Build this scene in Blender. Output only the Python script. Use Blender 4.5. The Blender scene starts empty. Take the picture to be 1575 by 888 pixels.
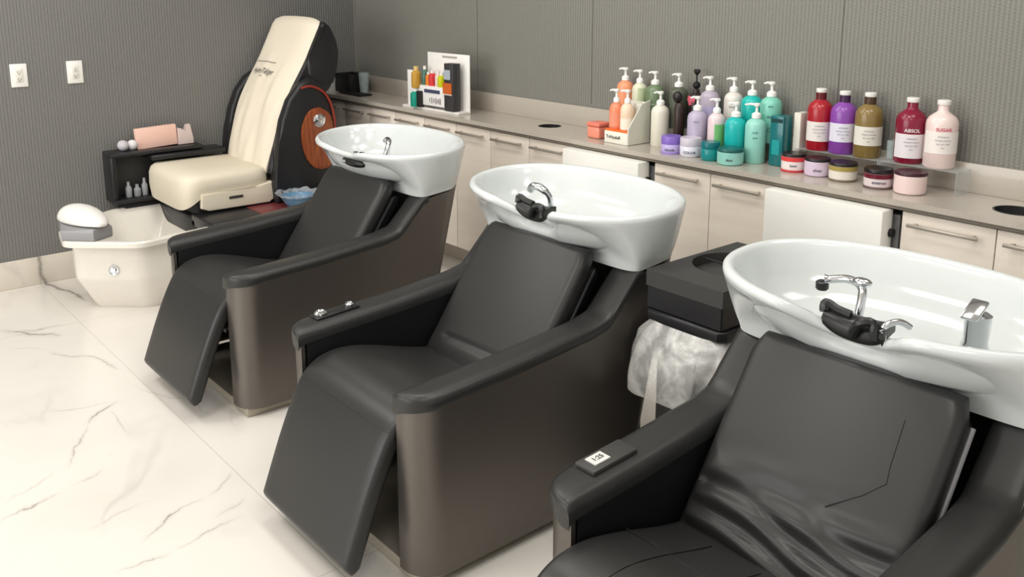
import bpy, bmesh, math, random
from mathutils import Vector, Matrix
PI = math.pi
random.seed(4)
S = bpy.context.scene
COL = S.collection

# ------------------------------------------------------------------ camera, world, light, exposure
cd = bpy.data.cameras.new('camera'); cam = bpy.data.objects.new('camera', cd); COL.objects.link(cam)
cd.sensor_width = 36.0; cd.lens = 1402.9/1575*36.0
cd.shift_y = -(444-262.4)/1575
cd.clip_start = .05
cam.location = (5.109, -3.016, 1.56)
cam.rotation_euler = (PI/2-.204616, 0, .86985)
S.camera = cam
S.view_settings.view_transform = 'Standard'; S.view_settings.look = 'None'
S.view_settings.gamma = 1; S.view_settings.use_curve_mapping = False
S.view_settings.exposure = 0.0
w = bpy.data.worlds.new('world'); S.world = w; w.use_nodes = True
bg = w.node_tree.nodes['Background']; bg.inputs[0].default_value = (1.0, .985, .96, 1); bg.inputs[1].default_value = .75

def area(name, loc, size, power, rot=(0, 0, 0), col=(1, .975, .945)):
    l = bpy.data.lights.new(name, 'AREA'); l.shape = 'RECTANGLE'; l.size, l.size_y = size
    l.energy = power; l.color = col
    o = bpy.data.objects.new(name, l); COL.objects.link(o); o.location = loc; o.rotation_euler = rot
    return o
LIGHTS = [(1.2, -3.0, 19), (2.2, -1.5, 12), (3.6, -1.4, 12), (2.9, -3.2, 18), (4.6, -2.6, 12), (0.9, -1.5, 7), (4.3, -.75, 7), (2.6, -.75, 4), (0.7, -2.7, 7)]
for i, (x, y, p) in enumerate(LIGHTS):
    area('ceiling_light', (x, y, 2.66), (.6, .6), p)
area('window_light', (1.6, -6.6, 1.6), (5.0, 2.2), 125, (math.radians(80), 0, math.radians(-12)), (1, .98, .96))

# ------------------------------------------------------------------ materials
def lin(c):
    return tuple((v/255/12.92 if v/255 <= .04045 else ((v/255+.055)/1.055)**2.4) for v in c)
def mat(name, rgb, rough=.5, metal=0.0, bump=None, trans=0.0, coat=0.0, ior=1.45, emis=None, var=0, alpha=1, sheen=0, spec=.5):
    m = bpy.data.materials.new(name); m.use_nodes = True
    nt = m.node_tree; b = nt.nodes['Principled BSDF']
    c = lin(rgb)+(1,)
    b.inputs['Base Color'].default_value = c
    b.inputs['Roughness'].default_value = rough; b.inputs['Metallic'].default_value = metal
    b.inputs['Transmission Weight'].default_value = trans; b.inputs['Coat Weight'].default_value = coat
    b.inputs['IOR'].default_value = ior; b.inputs['Alpha'].default_value = alpha
    b.inputs['Specular IOR Level'].default_value = spec
    b.inputs['Sheen Weight'].default_value = sheen
    tc = nt.nodes.new('ShaderNodeTexCoord')
    n = nt.nodes.new('ShaderNodeTexNoise'); n.inputs['Scale'].default_value = bump[0] if bump else 30
    n.inputs['Detail'].default_value = 4
    nt.links.new(tc.outputs['Object'], n.inputs['Vector'])
    if bump:
        bp = nt.nodes.new('ShaderNodeBump'); bp.inputs['Strength'].default_value = bump[1]; bp.inputs['Distance'].default_value = bump[2]
        nt.links.new(n.outputs['Fac'], bp.inputs['Height']); nt.links.new(bp.outputs[0], b.inputs['Normal'])
    mx = nt.nodes.new('ShaderNodeMix'); mx.data_type = 'RGBA'
    v = var if var else .03
    mx.inputs[6].default_value = tuple(max(0, x*(1-v)) for x in c[:3])+(1,)
    mx.inputs[7].default_value = tuple(min(1, x*(1+v)) for x in c[:3])+(1,)
    nt.links.new(n.outputs['Fac'], mx.inputs[0]); nt.links.new(mx.outputs[2], b.inputs['Base Color'])
    return m

M = {}
M['leather'] = mat('black_leather', (42, 42, 41), .37, bump=(420, .12, .001))
M['leather_dark'] = mat('dark_leather_side', (17, 18, 20), .5, bump=(420, .12, .001))
M['seam'] = mat('seam_thread', (18, 18, 18), .7)
M['stitch'] = mat('stitch_thread', (26, 26, 26), .6)
M['porcelain'] = mat('white_porcelain', (212, 217, 216), .14, coat=.4)
M['chrome'] = mat('chrome', (215, 217, 220), .12, 1)
M['rubber'] = mat('black_rubber', (34, 35, 34), .32)
M['plinth'] = mat('beige_plinth_metal', (176, 168, 152), .45, .3)
M['blackplastic'] = mat('black_plastic', (30, 30, 32), .35)
M['black_matte'] = mat('black_matte', (15, 15, 16), .6)
M['darkgrey'] = mat('dark_grey_plastic', (58, 57, 55), .5)
M['cream'] = mat('cream_vinyl', (226, 217, 196), .55, bump=(60, .15, .004))
M['towel'] = mat('cream_cover', (228, 218, 199), .75, bump=(90, .2, .003))
M['acryl_cream'] = mat('cream_acrylic', (232, 227, 217), .22, coat=.3)
M['white'] = mat('white_plastic', (238, 236, 230), .4)
M['whitecab'] = mat('white_laminate', (238, 237, 230), .45)
M['grey'] = mat('grey_metal', (150, 150, 152), .4, .2)
M['maroon'] = mat('maroon_panel', (110, 48, 50), .35)
M['redtrim'] = mat('red_piping', (150, 52, 40), .45)
M['clear'] = mat('clear_acrylic', (222, 228, 228), .05, alpha=.24)
M['glass'] = mat('clear_glass', (190, 205, 204), .05, alpha=.38)
M['text'] = mat('printed_text', (60, 60, 62), .6)

def metal_shell():
    m = mat('brushed_bronze_metal', (108, 103, 98), .34, .85)
    nt = m.node_tree; b = nt.nodes['Principled BSDF']
    tc = nt.nodes.new('ShaderNodeTexCoord'); mp = nt.nodes.new('ShaderNodeMapping'); mp.inputs['Scale'].default_value = (60, 60, 1.2)
    n = nt.nodes.new('ShaderNodeTexNoise'); n.inputs['Scale'].default_value = 6; n.inputs['Detail'].default_value = 5
    r = nt.nodes.new('ShaderNodeMapRange'); r.inputs['To Min'].default_value = .34; r.inputs['To Max'].default_value = .46
    nt.links.new(tc.outputs['Object'], mp.inputs[0]); nt.links.new(mp.outputs[0], n.inputs['Vector'])
    nt.links.new(n.outputs['Fac'], r.inputs['Value']); nt.links.new(r.outputs[0], b.inputs['Roughness'])
    return m
M['shell'] = metal_shell()

def wood_mat():
    m = mat('reddish_wood', (148, 72, 32), .3, coat=.3)
    nt = m.node_tree; b = nt.nodes['Principled BSDF']
    tc = nt.nodes.new('ShaderNodeTexCoord'); mp = nt.nodes.new('ShaderNodeMapping'); mp.inputs['Scale'].default_value = (8, 40, 4)
    n = nt.nodes.new('ShaderNodeTexNoise'); n.inputs['Scale'].default_value = 3; n.inputs['Detail'].default_value = 6
    cr = nt.nodes.new('ShaderNodeValToRGB')
    cr.color_ramp.elements[0].position = .3; cr.color_ramp.elements[0].color = lin((118, 52, 22))+(1,)
    cr.color_ramp.elements[1].position = .7; cr.color_ramp.elements[1].color = lin((168, 88, 42))+(1,)
    nt.links.new(tc.outputs['Object'], mp.inputs[0]); nt.links.new(mp.outputs[0], n.inputs['Vector'])
    nt.links.new(n.outputs['Fac'], cr.inputs[0]); nt.links.new(cr.outputs[0], b.inputs['Base Color'])
    return m
M['wood'] = wood_mat()

def wallpaper(name, axis, rgb):
    """woven grey vinyl wallpaper: vertical ribs 15 mm apart with a fine weave"""
    m = bpy.data.materials.new(name); m.use_nodes = True; nt = m.node_tree; b = nt.nodes['Principled BSDF']
    N = nt.nodes.new; L = nt.links.new
    b.inputs['Roughness'].default_value = .62
    tc = N('ShaderNodeTexCoord'); sp = N('ShaderNodeSeparateXYZ'); L(tc.outputs['Object'], sp.inputs[0])
    def math_(op, a, bb=None):
        n = N('ShaderNodeMath'); n.operation = op
        for i, v in enumerate((a, bb)):
            if v is None: continue
            if isinstance(v, (int, float)): n.inputs[i].default_value = v
            else: L(v, n.inputs[i])
        return n.outputs[0]
    u = sp.outputs[axis]
    nz = N('ShaderNodeTexNoise'); nz.inputs['Scale'].default_value = 2.5; L(tc.outputs['Object'], nz.inputs['Vector'])
    rib = math_('SINE', math_('MULTIPLY', u, 2*PI/.0155))
    weave = math_('SINE', math_('ADD', math_('MULTIPLY', sp.outputs[2], 2*PI/.011), math_('MULTIPLY', math_('FLOOR', math_('MULTIPLY', u, 1/.0155)), 2.4)))
    fine = N('ShaderNodeTexNoise'); fine.inputs['Scale'].default_value = 140; fine.inputs['Detail'].default_value = 3; L(tc.outputs['Object'], fine.inputs['Vector'])
    hgt = math_('ADD', math_('MULTIPLY', rib, .5), math_('ADD', math_('MULTIPLY', weave, .18), math_('MULTIPLY', fine.outputs['Fac'], .9)))
    bp = N('ShaderNodeBump'); bp.inputs['Strength'].default_value = .5; bp.inputs['Distance'].default_value = .002
    L(hgt, bp.inputs['Height']); L(bp.outputs[0], b.inputs['Normal'])
    mr = N('ShaderNodeMapRange'); mr.inputs['From Min'].default_value = -.6; mr.inputs['From Max'].default_value = 1.5; L(hgt, mr.inputs['Value'])
    mx = N('ShaderNodeMix'); mx.data_type = 'RGBA'; L(mr.outputs[0], mx.inputs[0])
    c = lin(rgb)
    mx.inputs[6].default_value = tuple(v*.74 for v in c)+(1,); mx.inputs[7].default_value = tuple(v*1.25 for v in c)+(1,)
    L(mx.outputs[2], b.inputs['Base Color'])
    return m
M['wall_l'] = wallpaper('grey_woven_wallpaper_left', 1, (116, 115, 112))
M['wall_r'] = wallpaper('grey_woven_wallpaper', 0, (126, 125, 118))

def marble(name='marble_tile', base=(228, 223, 215)):
    m = bpy.data.materials.new(name); m.use_nodes = True; nt = m.node_tree; b = nt.nodes['Principled BSDF']
    N = nt.nodes.new; L = nt.links.new
    def math_(op, a, bb=None, clamp=False):
        n = N('ShaderNodeMath'); n.operation = op; n.use_clamp = clamp
        for i, v in enumerate((a, bb)):
            if v is None: continue
            if isinstance(v, (int, float)): n.inputs[i].default_value = v
            else: L(v, n.inputs[i])
        return n.outputs[0]
    tc = N('ShaderNodeTexCoord'); P0 = tc.outputs['Object']
    wn = N('ShaderNodeTexNoise'); wn.inputs['Scale'].default_value = 4.5; wn.inputs['Detail'].default_value = 6; wn.inputs['Roughness'].default_value = .55; L(P0, wn.inputs['Vector'])
    vs = N('ShaderNodeVectorMath'); vs.operation = 'SUBTRACT'; L(wn.outputs['Color'], vs.inputs[0]); vs.inputs[1].default_value = (.5, .5, .5)
    vm = N('ShaderNodeVectorMath'); vm.operation = 'SCALE'; L(vs.outputs[0], vm.inputs[0]); vm.inputs['Scale'].default_value = .15
    va = N('ShaderNodeVectorMath'); va.operation = 'ADD'; L(P0, va.inputs[0]); L(vm.outputs[0], va.inputs[1])
    W = N('ShaderNodeSeparateXYZ'); L(va.outputs[0], W.inputs[0])
    total = None
    # the larger veins of these tiles: (x0,y0)->(x1,y1), half width, strength
    segs = VEINS
    for (x0, y0, x1, y1, hw, st) in segs:
        dx, dy = x1-x0, y1-y0; Ln = math.hypot(dx, dy); ux, uy = dx/Ln, dy/Ln
        px = math_('SUBTRACT', W.outputs[0], x0); py = math_('SUBTRACT', W.outputs[1], y0)
        s = math_('ADD', math_('MULTIPLY', px, ux), math_('MULTIPLY', py, uy))
        d = math_('ABSOLUTE', math_('SUBTRACT', math_('MULTIPLY', px, -uy), math_('MULTIPLY', py, -ux)))
        along = math_('MINIMUM', math_('MULTIPLY', s, 1/.12), math_('MULTIPLY', math_('SUBTRACT', Ln, s), 1/.12))
        along = math_('MAXIMUM', math_('MINIMUM', along, 1.0), 0.0)
        core = math_('SUBTRACT', 1.0, math_('MULTIPLY', d, 1/hw), clamp=True)
        soft = math_('SUBTRACT', 1.0, math_('MULTIPLY', d, 1/(hw*7)), clamp=True)
        soft = math_('MULTIPLY', math_('MULTIPLY', soft, soft), .5)
        v = math_('MULTIPLY', math_('MULTIPLY', math_('ADD', core, soft), along), st*1.35)
        total = v if total is None else math_('MAXIMUM', total, v)
    # fine procedural veining
    n2 = N('ShaderNodeTexNoise'); n2.inputs['Scale'].default_value = 1.1; n2.inputs['Detail'].default_value = 4; n2.inputs['Roughness'].default_value = .5; n2.inputs['Distortion'].default_value = .5
    mp = N('ShaderNodeMapping'); mp.inputs['Rotation'].default_value = (0, 0, .7); mp.inputs['Scale'].default_value = (.7, 1.7, 1); L(P0, mp.inputs[0]); L(mp.outputs[0], n2.inputs['Vector'])
    thin = math_('SUBTRACT', 1.0, math_('MULTIPLY', math_('ABSOLUTE', math_('SUBTRACT', n2.outputs['Fac'], .5)), 45), clamp=True)
    n3 = N('ShaderNodeTexNoise'); n3.inputs['Scale'].default_value = 1.6; n3.inputs['Detail'].default_value = 3; L(P0, n3.inputs['Vector'])
    gate = math_('MULTIPLY', math_('SUBTRACT', n3.outputs['Fac'], .5), 3.5, clamp=True)
    total = math_('MAXIMUM', total, math_('MULTIPLY', math_('MULTIPLY', thin, gate), .28))
    cl = math_('MULTIPLY', math_('SUBTRACT', n3.outputs['Fac'], .5), .55, clamp=True)
    total = math_('ADD', total, cl)
    mx = N('ShaderNodeMix'); mx.data_type = 'RGBA'; L(math_('MINIMUM', total, 1.0), mx.inputs[0])
    mx.inputs[6].default_value = lin(base)+(1,); mx.inputs[7].default_value = lin((140, 135, 128))+(1,)
    # grout joints
    sp = N('ShaderNodeSeparateXYZ'); L(P0, sp.inputs[0])
    def joint(c, off, per):
        t = math_('FRACT', math_('MULTIPLY', math_('SUBTRACT', c, off-per*20.5), 1/per))
        return math_('LESS_THAN', math_('ABSOLUTE', math_('SUBTRACT', t, .5)), .0014/per)
    j = math_('MAXIMUM', joint(sp.outputs[1], -1.96, 1.2), joint(sp.outputs[0], 3.12, 2.4))
    m2 = N('ShaderNodeMix'); m2.data_type = 'RGBA'; L(math_('MULTIPLY', j, .45), m2.inputs[0]); L(mx.outputs[2], m2.inputs[6]); m2.inputs[7].default_value = lin((150, 138, 124))+(1,)
    L(m2.outputs[2], b.inputs['Base Color'])
    b.inputs['Roughness'].default_value = .2; b.inputs['Specular IOR Level'].default_value = .45
    return m
VEINS = [(2.271, -2.604, 2.226, -2.400, 0.0028, 0.60), (2.226, -2.400, 2.164, -2.268, 0.0028, 0.50), (2.179, -2.586, 2.092, -2.379, 0.0020, 0.30), (1.814, -2.246, 1.675, -2.098, 0.0040, 0.90),
         (2.122, -2.392, 1.801, -2.238, 0.0025, 0.40), (2.747, -2.443, 2.735, -2.257, 0.0028, 0.55), (2.735, -2.257, 2.713, -2.040, 0.0025, 0.50), (2.655, -2.314, 2.527, -2.101, 0.0030, 0.50),
         (2.527, -2.101, 2.450, -1.954, 0.0025, 0.45), (0.599, -2.268, 0.853, -2.063, 0.0060, 0.60), (0.634, -2.275, 0.740, -2.000, 0.0040, 0.40), (0.851, -2.319, 0.973, -2.152, 0.0030, 0.30),
         (0.973, -2.152, 1.413, -1.966, 0.0030, 0.40), (-0.083, -1.954, 0.485, -1.842, 0.0160, 0.60), (1.738, -2.131, 2.011, -2.124, 0.0020, 0.30), (2.071, -2.240, 2.138, -2.208, 0.0020, 0.40),
         (2.138, -2.208, 2.153, -2.137, 0.0020, 0.35), (2.493, -2.448, 2.462, -2.224, 0.0025, 0.25), (2.684, -2.120, 2.614, -1.998, 0.0050, 0.40), (1.607, -2.375, 1.692, -2.043, 0.0020, 0.20),
         (1.570, -1.991, 2.045, -1.856, 0.0020, 0.25), (3.371, -1.703, 3.074, -0.90, 0.0020, 0.25), (3.121, -1.874, 3.069, -1.665, 0.0030, 0.40)]
M['marble'] = marble()

def quartz():
    m = mat('taupe_quartz', (170, 160, 147), .2, coat=.2)
    nt = m.node_tree; b = nt.nodes['Principled BSDF']
    tc = nt.nodes.new('ShaderNodeTexCoord'); n = nt.nodes.new('ShaderNodeTexNoise'); n.inputs['Scale'].default_value = 260
    mx = nt.nodes.new('ShaderNodeMix'); mx.data_type = 'RGBA'
    mx.inputs[6].default_value = lin((172, 164, 152))+(1,); mx.inputs[7].default_value = lin((196, 188, 177))+(1,)
    nt.links.new(tc.outputs['Object'], n.inputs['Vector']); nt.links.new(n.outputs['Fac'], mx.inputs[0]); nt.links.new(mx.outputs[2], b.inputs['Base Color'])
    return m
M['quartz'] = quartz()
def laminate():
    m = mat('cream_woodgrain_laminate', (214, 203, 188), .42)
    nt = m.node_tree; b = nt.nodes['Principled BSDF']
    tc = nt.nodes.new('ShaderNodeTexCoord'); mp = nt.nodes.new('ShaderNodeMapping'); mp.inputs['Scale'].default_value = (2.2, 2, 16)
    n = nt.nodes.new('ShaderNodeTexNoise'); n.inputs['Scale'].default_value = 1.7; n.inputs['Detail'].default_value = 5
    mx = nt.nodes.new('ShaderNodeMix'); mx.data_type = 'RGBA'
    mx.inputs[6].default_value = lin((222, 210, 195))+(1,); mx.inputs[7].default_value = lin((240, 231, 219))+(1,)
    nt.links.new(tc.outputs['Object'], mp.inputs[0]); nt.links.new(mp.outputs[0], n.inputs['Vector'])
    nt.links.new(n.outputs['Fac'], mx.inputs[0]); nt.links.new(mx.outputs[2], b.inputs['Base Color'])
    return m
M['laminate'] = laminate()
_mc = {}
def cm(rgb, rough=.35, **k):
    key = (rgb, rough, tuple(sorted(k.items())))
    if key not in _mc: _mc[key] = mat('tinted_plastic', rgb, rough, **k)
    return _mc[key]

# ------------------------------------------------------------------ mesh builder
class MB:
    def __init__(s): s.v = []; s.f = []
    def add(s, vs, fs):
        o = len(s.v); s.v += [tuple(v) for v in vs]; s.f += [tuple(i+o for i in f) for f in fs]; return s
    def box(s, c, size, bevel=0, seg=2, rz=0, rx=0, ry=0):
        bm = bmesh.new(); bmesh.ops.create_cube(bm, size=1)
        for v in bm.verts: v.co = Vector((v.co.x*size[0], v.co.y*size[1], v.co.z*size[2]))
        if bevel: bmesh.ops.bevel(bm, geom=list(bm.edges), offset=bevel, segments=seg, profile=.5, affect='EDGES')
        R = Matrix.Rotation(rz, 3, 'Z') @ Matrix.Rotation(ry, 3, 'Y') @ Matrix.Rotation(rx, 3, 'X')
        bm.verts.index_update()
        vs = [R @ v.co + Vector(c) for v in bm.verts]; fs = [[v.index for v in f.verts] for f in bm.faces]
        bm.free(); return s.add(vs, fs)
    def loft(s, rings, closed=True, cap=True):
        n = len(rings[0]); vs = [p for r in rings for p in r]; fs = []
        for i in range(len(rings)-1):
            for j in range(n if closed else n-1):
                k = (j+1) % n
                fs.append((i*n+j, i*n+k, (i+1)*n+k, (i+1)*n+j))
        if cap and closed:
            fs.append(tuple(range(n-1, -1, -1))); fs.append(tuple((len(rings)-1)*n+j for j in range(n)))
        return s.add(vs, fs)
    def lathe(s, prof, c=(0, 0, 0), seg=28, sx=1, sy=1, cap=True):
        rings = [[(c[0]+r*sx*math.cos(2*PI*j/seg), c[1]+r*sy*math.sin(2*PI*j/seg), c[2]+z) for j in range(seg)] for r, z in prof]
        return s.loft(rings, True, cap)
    def disc_x(s, prof, c, seg=28):   # lathe around x axis: (r, x)
        rings = [[(c[0]+x, c[1]+r*math.cos(2*PI*j/seg), c[2]+r*math.sin(2*PI*j/seg)) for j in range(seg)] for r, x in prof]
        return s.loft(rings, True, True)
    def tube(s, pts, r, seg=10, cap=True):
        pts = [Vector(p) for p in pts]; rings = []; up = Vector((0, 0, 1))
        for i, p in enumerate(pts):
            t = (pts[min(i+1, len(pts)-1)]-pts[max(i-1, 0)]).normalized()
            a = t.cross(up)
            if a.length < .05: a = t.cross(Vector((0, 1, 0)))
            a.normalize(); b = t.cross(a)
            rr = r[i] if isinstance(r, (list, tuple)) else r
            rings.append([p+a*rr*math.cos(2*PI*j/seg)+b*rr*math.sin(2*PI*j/seg) for j in range(seg)])
        return s.loft(rings, True, cap)
    def prism_x(s, poly, x0, x1, bevel=0):   # poly in (y,z)
        bm = bmesh.new(); n = len(poly)
        a = [bm.verts.new((x0, y, z)) for y, z in poly]; b = [bm.verts.new((x1, y, z)) for y, z in poly]
        bm.faces.new(a[::-1]); bm.faces.new(b)
        for i in range(n): bm.faces.new((a[i], a[(i+1) % n], b[(i+1) % n], b[i]))
        if bevel:
            ed = [e for e in bm.edges if abs(e.verts[0].co.x-e.verts[1].co.x) < 1e-6]
            bmesh.ops.bevel(bm, geom=ed, offset=bevel, segments=3, profile=.5, affect='EDGES')
        bm.verts.index_update()
        vs = [v.co.copy() for v in bm.verts]; fs = [[v.index for v in f.verts] for f in bm.faces]; bm.free()
        return s.add(vs, fs)
    def prism_z(s, poly, z0, z1, bevel=0):
        t = MB(); t.prism_x([(a, b) for a, b in poly], z0, z1, bevel)
        return s.add([(v[1], v[2], v[0]) for v in t.v], t.f)
    def sphere(s, c, r, sc=(1, 1, 1), seg=16):
        n = seg//2
        return s.lathe([(max(r*math.sin(PI*i/n), 1e-4), -r*math.cos(PI*i/n)*sc[2]) for i in range(n+1)], c, seg, sc[0], sc[1])
    def build(s, name, m, parent=None, origin=(0, 0, 0), ang=40, **kw):
        me = bpy.data.meshes.new(name)
        me.from_pydata([(a-origin[0], b-origin[1], c-origin[2]) for a, b, c in s.v], [], s.f)
        bm = bmesh.new(); bm.from_mesh(me); bmesh.ops.recalc_face_normals(bm, faces=bm.faces); bm.to_mesh(me); bm.free()
        me.polygons.foreach_set('use_smooth', [True]*len(me.polygons)); me.set_sharp_from_angle(angle=math.radians(ang))
        me.materials.append(m)
        o = bpy.data.objects.new(name, me); COL.objects.link(o)
        if parent is not None: o.parent = parent
        else: o.location = origin
        for k, v in kw.items(): o[k] = v
        return o

def thing(name, label, cat, loc=(0, 0, 0), rz=0, group=None):
    o = bpy.data.objects.new(name, None); COL.objects.link(o); o.empty_display_size = .05
    o.location = loc; o.rotation_euler = (0, 0, rz); o['label'] = label; o['category'] = cat
    if group: o['group'] = group
    return o
def struct(name, mb, m): return mb.build(name, m, kind='structure')
def interp(tab, y):
    if y <= tab[0][0]: return tab[0][1]
    for (a, b), (c, d) in zip(tab, tab[1:]):
        if y <= c:
            t = (y-a)/(c-a); return b+(d-b)*t
    return tab[-1][1]
def catmull(pts, n):
    out = []; P = [pts[0]]+list(pts)+[pts[-1]]
    for i in range(1, len(P)-2):
        for k in range(n):
            t = k/n
            out.append(tuple(.5*(2*P[i][d]+(P[i+1][d]-P[i-1][d])*t+(2*P[i-1][d]-5*P[i][d]+4*P[i+1][d]-P[i+2][d])*t*t+(3*P[i][d]-P[i-1][d]-3*P[i+1][d]+P[i+2][d])*t**3) for d in range(len(pts[0]))))
    out.append(tuple(pts[-1])); return out
def text_mesh(body, size, m, name, parent, mtx, extrude=.0004, bold=False, label=None):
    cu = bpy.data.curves.new('lettering', 'FONT'); cu.body = body; cu.size = size; cu.extrude = extrude; cu.align_x = 'CENTER'; cu.align_y = 'CENTER'
    if bold: cu.offset = size*.02
    t = bpy.data.objects.new('lettering_source', cu); COL.objects.link(t)
    dg = bpy.context.evaluated_depsgraph_get(); me = bpy.data.meshes.new_from_object(t.evaluated_get(dg))
    bpy.data.objects.remove(t); bpy.data.curves.remove(cu)
    me.transform(mtx); me.materials.clear(); me.materials.append(m)
    o = bpy.data.objects.new(name, me); COL.objects.link(o); o.parent = parent
    if label: o['label'] = label
    return o

# ------------------------------------------------------------------ the room
struct('floor', MB().box((4, -3, -.05), (8.2, 8, .1)), M['marble'])
struct('ceiling', MB().box((4, -3, 2.75), (8.2, 8, .1)), mat('ceiling_white', (235, 233, 228), .8))
struct('wall_left', MB().box((-.05, -3.05, 1.35), (.1, 6.1, 2.7)), M['wall_l'])
struct('wall_right', MB().box((4.0, .05, 1.35), (8.2, .1, 2.7)), M['wall_r'])
bl = MB().box((.007, -3.1, .074), (.014, 5.8, .148), .003)
struct('baseboard_left', bl, marble('marble_baseboard', (226, 218, 206)))
struct('baseboard_right', MB().box((4.1, -.010, .075), (8.0, .018, .15), .003), mat('taupe_skirting', (168, 156, 142), .5))
struct('trim_1', MB().box((.0035, -.006, 1.85), (.007, .012, 1.7)), mat('corner_trim', (132, 130, 124), .5))
for i, x in enumerate((1.25, 2.11, 3.36)):
    struct('trim_%d' % (i+2), MB().box((x, -.0008, 1.85), (.003, .0016, 1.7)), mat('wallpaper_seam', (98, 96, 90), .7))

# ------------------------------------------------------------------ wall plates
def wall_plate(y, z, label, sock):
    t = thing('outlet_plate', label, 'outlet', (.0, y, z))
    MB().box((.0035, 0, 0), (.007, .078, .117), .003).build('plate', M['white'], t)
    f = MB().box((.0075, 0, 0), (.006, .034, .068), .002).build('receptacle', cm((226, 224, 214)), t)
    for s in (-1, 1):
        if sock or s < 0:
            mb = MB().box((.0108, -.006, s*.018), (.001, .0022, .010)).box((.0108, .006, s*.018), (.001, .0022, .008)).box((.0108, 0, s*.018-.010), (.001, .005, .005))
            mb.build('slots', M['text'], f)
    if not sock: MB().box((.0112, 0, .012), (.004, .012, .020), .001).build('switch_toggle', cm((200, 198, 190)), f)
wall_plate(-1.952, 1.096, 'left white wall outlet plate with two sockets on the grey wall', True)
wall_plate(-1.688, 1.097, 'right white wall plate nearer the pedicure chair on the grey wall', False)

# ------------------------------------------------------------------ cabinets and worktop
CF = -.275   # face of the doors
def handle(x0, x1, parent, origin):
    m = MB().box(((x0+x1)/2, CF-.028, .815), (x1-x0, .008, .012), .002)
    for x in (x0+.02, x1-.02): m.box((x, CF-.013, .815), (.008, .028, .008))
    return m.build('handle', M['handle'], parent, origin)
M['handle'] = mat('satin_nickel', (186, 178, 166), .35, .6)
def cabinet(xs, label):
    x0, x1 = xs[0], xs[-1]; o = ((x0+x1)/2, -.14, .2)
    t = thing('base_cabinet', label, 'cabinet', o, group='cream base cabinets under the worktop')
    MB().box((o[0], -.135, .525), (x1-x0-.002, .24, .65)).build('body', M['whitecab'], t, o)
    for a, b in zip(xs, xs[1:]):
        d = MB().box(((a+b)/2, CF+.009, .525), (b-a-.004, .018, .65), .001).build('door', M['laminate'], t, o)
        handle(a+.03, b-.04, d, o)
cabinet([.02, .3, .58], 'cream two-door cabinet at the room corner behind the pedicure chair')
cabinet([.58, .86, 1.14], 'cream two-door cabinet under the small product rack')
cabinet([1.14, 1.42], 'single-door cream cabinet just right of the product rack')
cabinet([1.42, 1.7, 1.985], 'cream two-door cabinet left of the first worktop hole, behind the farthest basin')
cabinet([1.985, 2.27], 'single-door cream cabinet left of the far white hamper, under the first worktop hole')
cabinet([2.745, 3.022, 3.30], 'cream two-door cabinet between the two white hampers')
cabinet([3.77, 4.057, 4.34], 'cream two-door cabinet under the rightmost worktop hole')
def hamper(x0, x1, label):
    o = ((x0+x1)/2, -.16, .2); t = thing('hamper_cabinet', label, 'cabinet', o)
    MB().box((o[0], -.135, .515), (x1-x0-.03, .24, .63)).build('body', M['grey'], t, o)
    MB().box(((x0+x1)/2-.012, -.305, .526), (x1-x0-.035, .07, .652), .006).build('front_panel', M['whitecab'], t, o)
    k = MB().disc_x([(.001, 0), (.014, 0), (.014, .012), (.001, .012)], (x1-.03, -.285, .775)); k.build('lock_knob', M['black_matte'], t, o)
hamper(2.27, 2.745, 'white protruding hamper cabinet front under the peach gift box, behind middle basin')
hamper(3.30, 3.77, 'white protruding hamper cabinet front below the red and purple bottles')

# worktop with two round waste holes
def hole_slab(x0, x1, y0, y1, z0, z1, holes):
    bm = bmesh.new()
    geo = [bm.verts.new(p) for p in ((x0, y0, z1), (x1, y0, z1), (x1, y1, z1), (x0, y1, z1))]
    ed = [bm.edges.new((geo[i], geo[(i+1) % 4])) for i in range(4)]
    for (hx, hy, r) in holes:
        vs = [bm.verts.new((hx+r*math.cos(2*PI*i/40), hy+r*math.sin(2*PI*i/40), z1)) for i in range(40)]
        ed += [bm.edges.new((vs[i], vs[(i+1) % 40])) for i in range(40)]
    bmesh.ops.triangle_fill(bm, use_beauty=True, use_dissolve=False, edges=ed)
    ex = bmesh.ops.extrude_face_region(bm, geom=list(bm.faces))
    for v in ex['geom']:
        if isinstance(v, bmesh.types.BMVert): v.co.z = z0
    bm.verts.index_update()
    mb = MB().add([v.co.copy() for v in bm.verts], [[v.index for v in f.verts] for f in bm.faces]); bm.free(); return mb
HOLES = [(1.955, -.12, .055), (4.06, -.155, .065)]
wo = (2.8, -.15, .865)
wt = thing('worktop', 'long taupe quartz worktop along the right wall', 'countertop', wo)
hole_slab(.002, 5.6, -.295, -.002, .868, .888, HOLES).build('slab', M['quartz'], wt, wo, ang=30)
MB().box((2.8, -.011, .936), (5.59, .018, .096), .002).build('backsplash', M['quartz'], wt, wo)
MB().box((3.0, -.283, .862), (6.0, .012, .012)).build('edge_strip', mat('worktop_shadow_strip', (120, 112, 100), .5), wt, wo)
for (hx, hy, r) in HOLES:
    mb = MB(); seg = 40
    mb.lathe([(r+.001, -.05), (r+.001, .0005), (r-.004, .0005), (r-.005, -.05)], (hx, hy, .888), seg, cap=False)
    mb.build('waste_ring', M['blackplastic'], wt, wo)
    MB().lathe([(r-.004, -.06), (r-.004, -.05), (.001, -.05)], (hx, hy, .888), 32).build('waste_flap', M['black_matte'], wt, wo)

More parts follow.
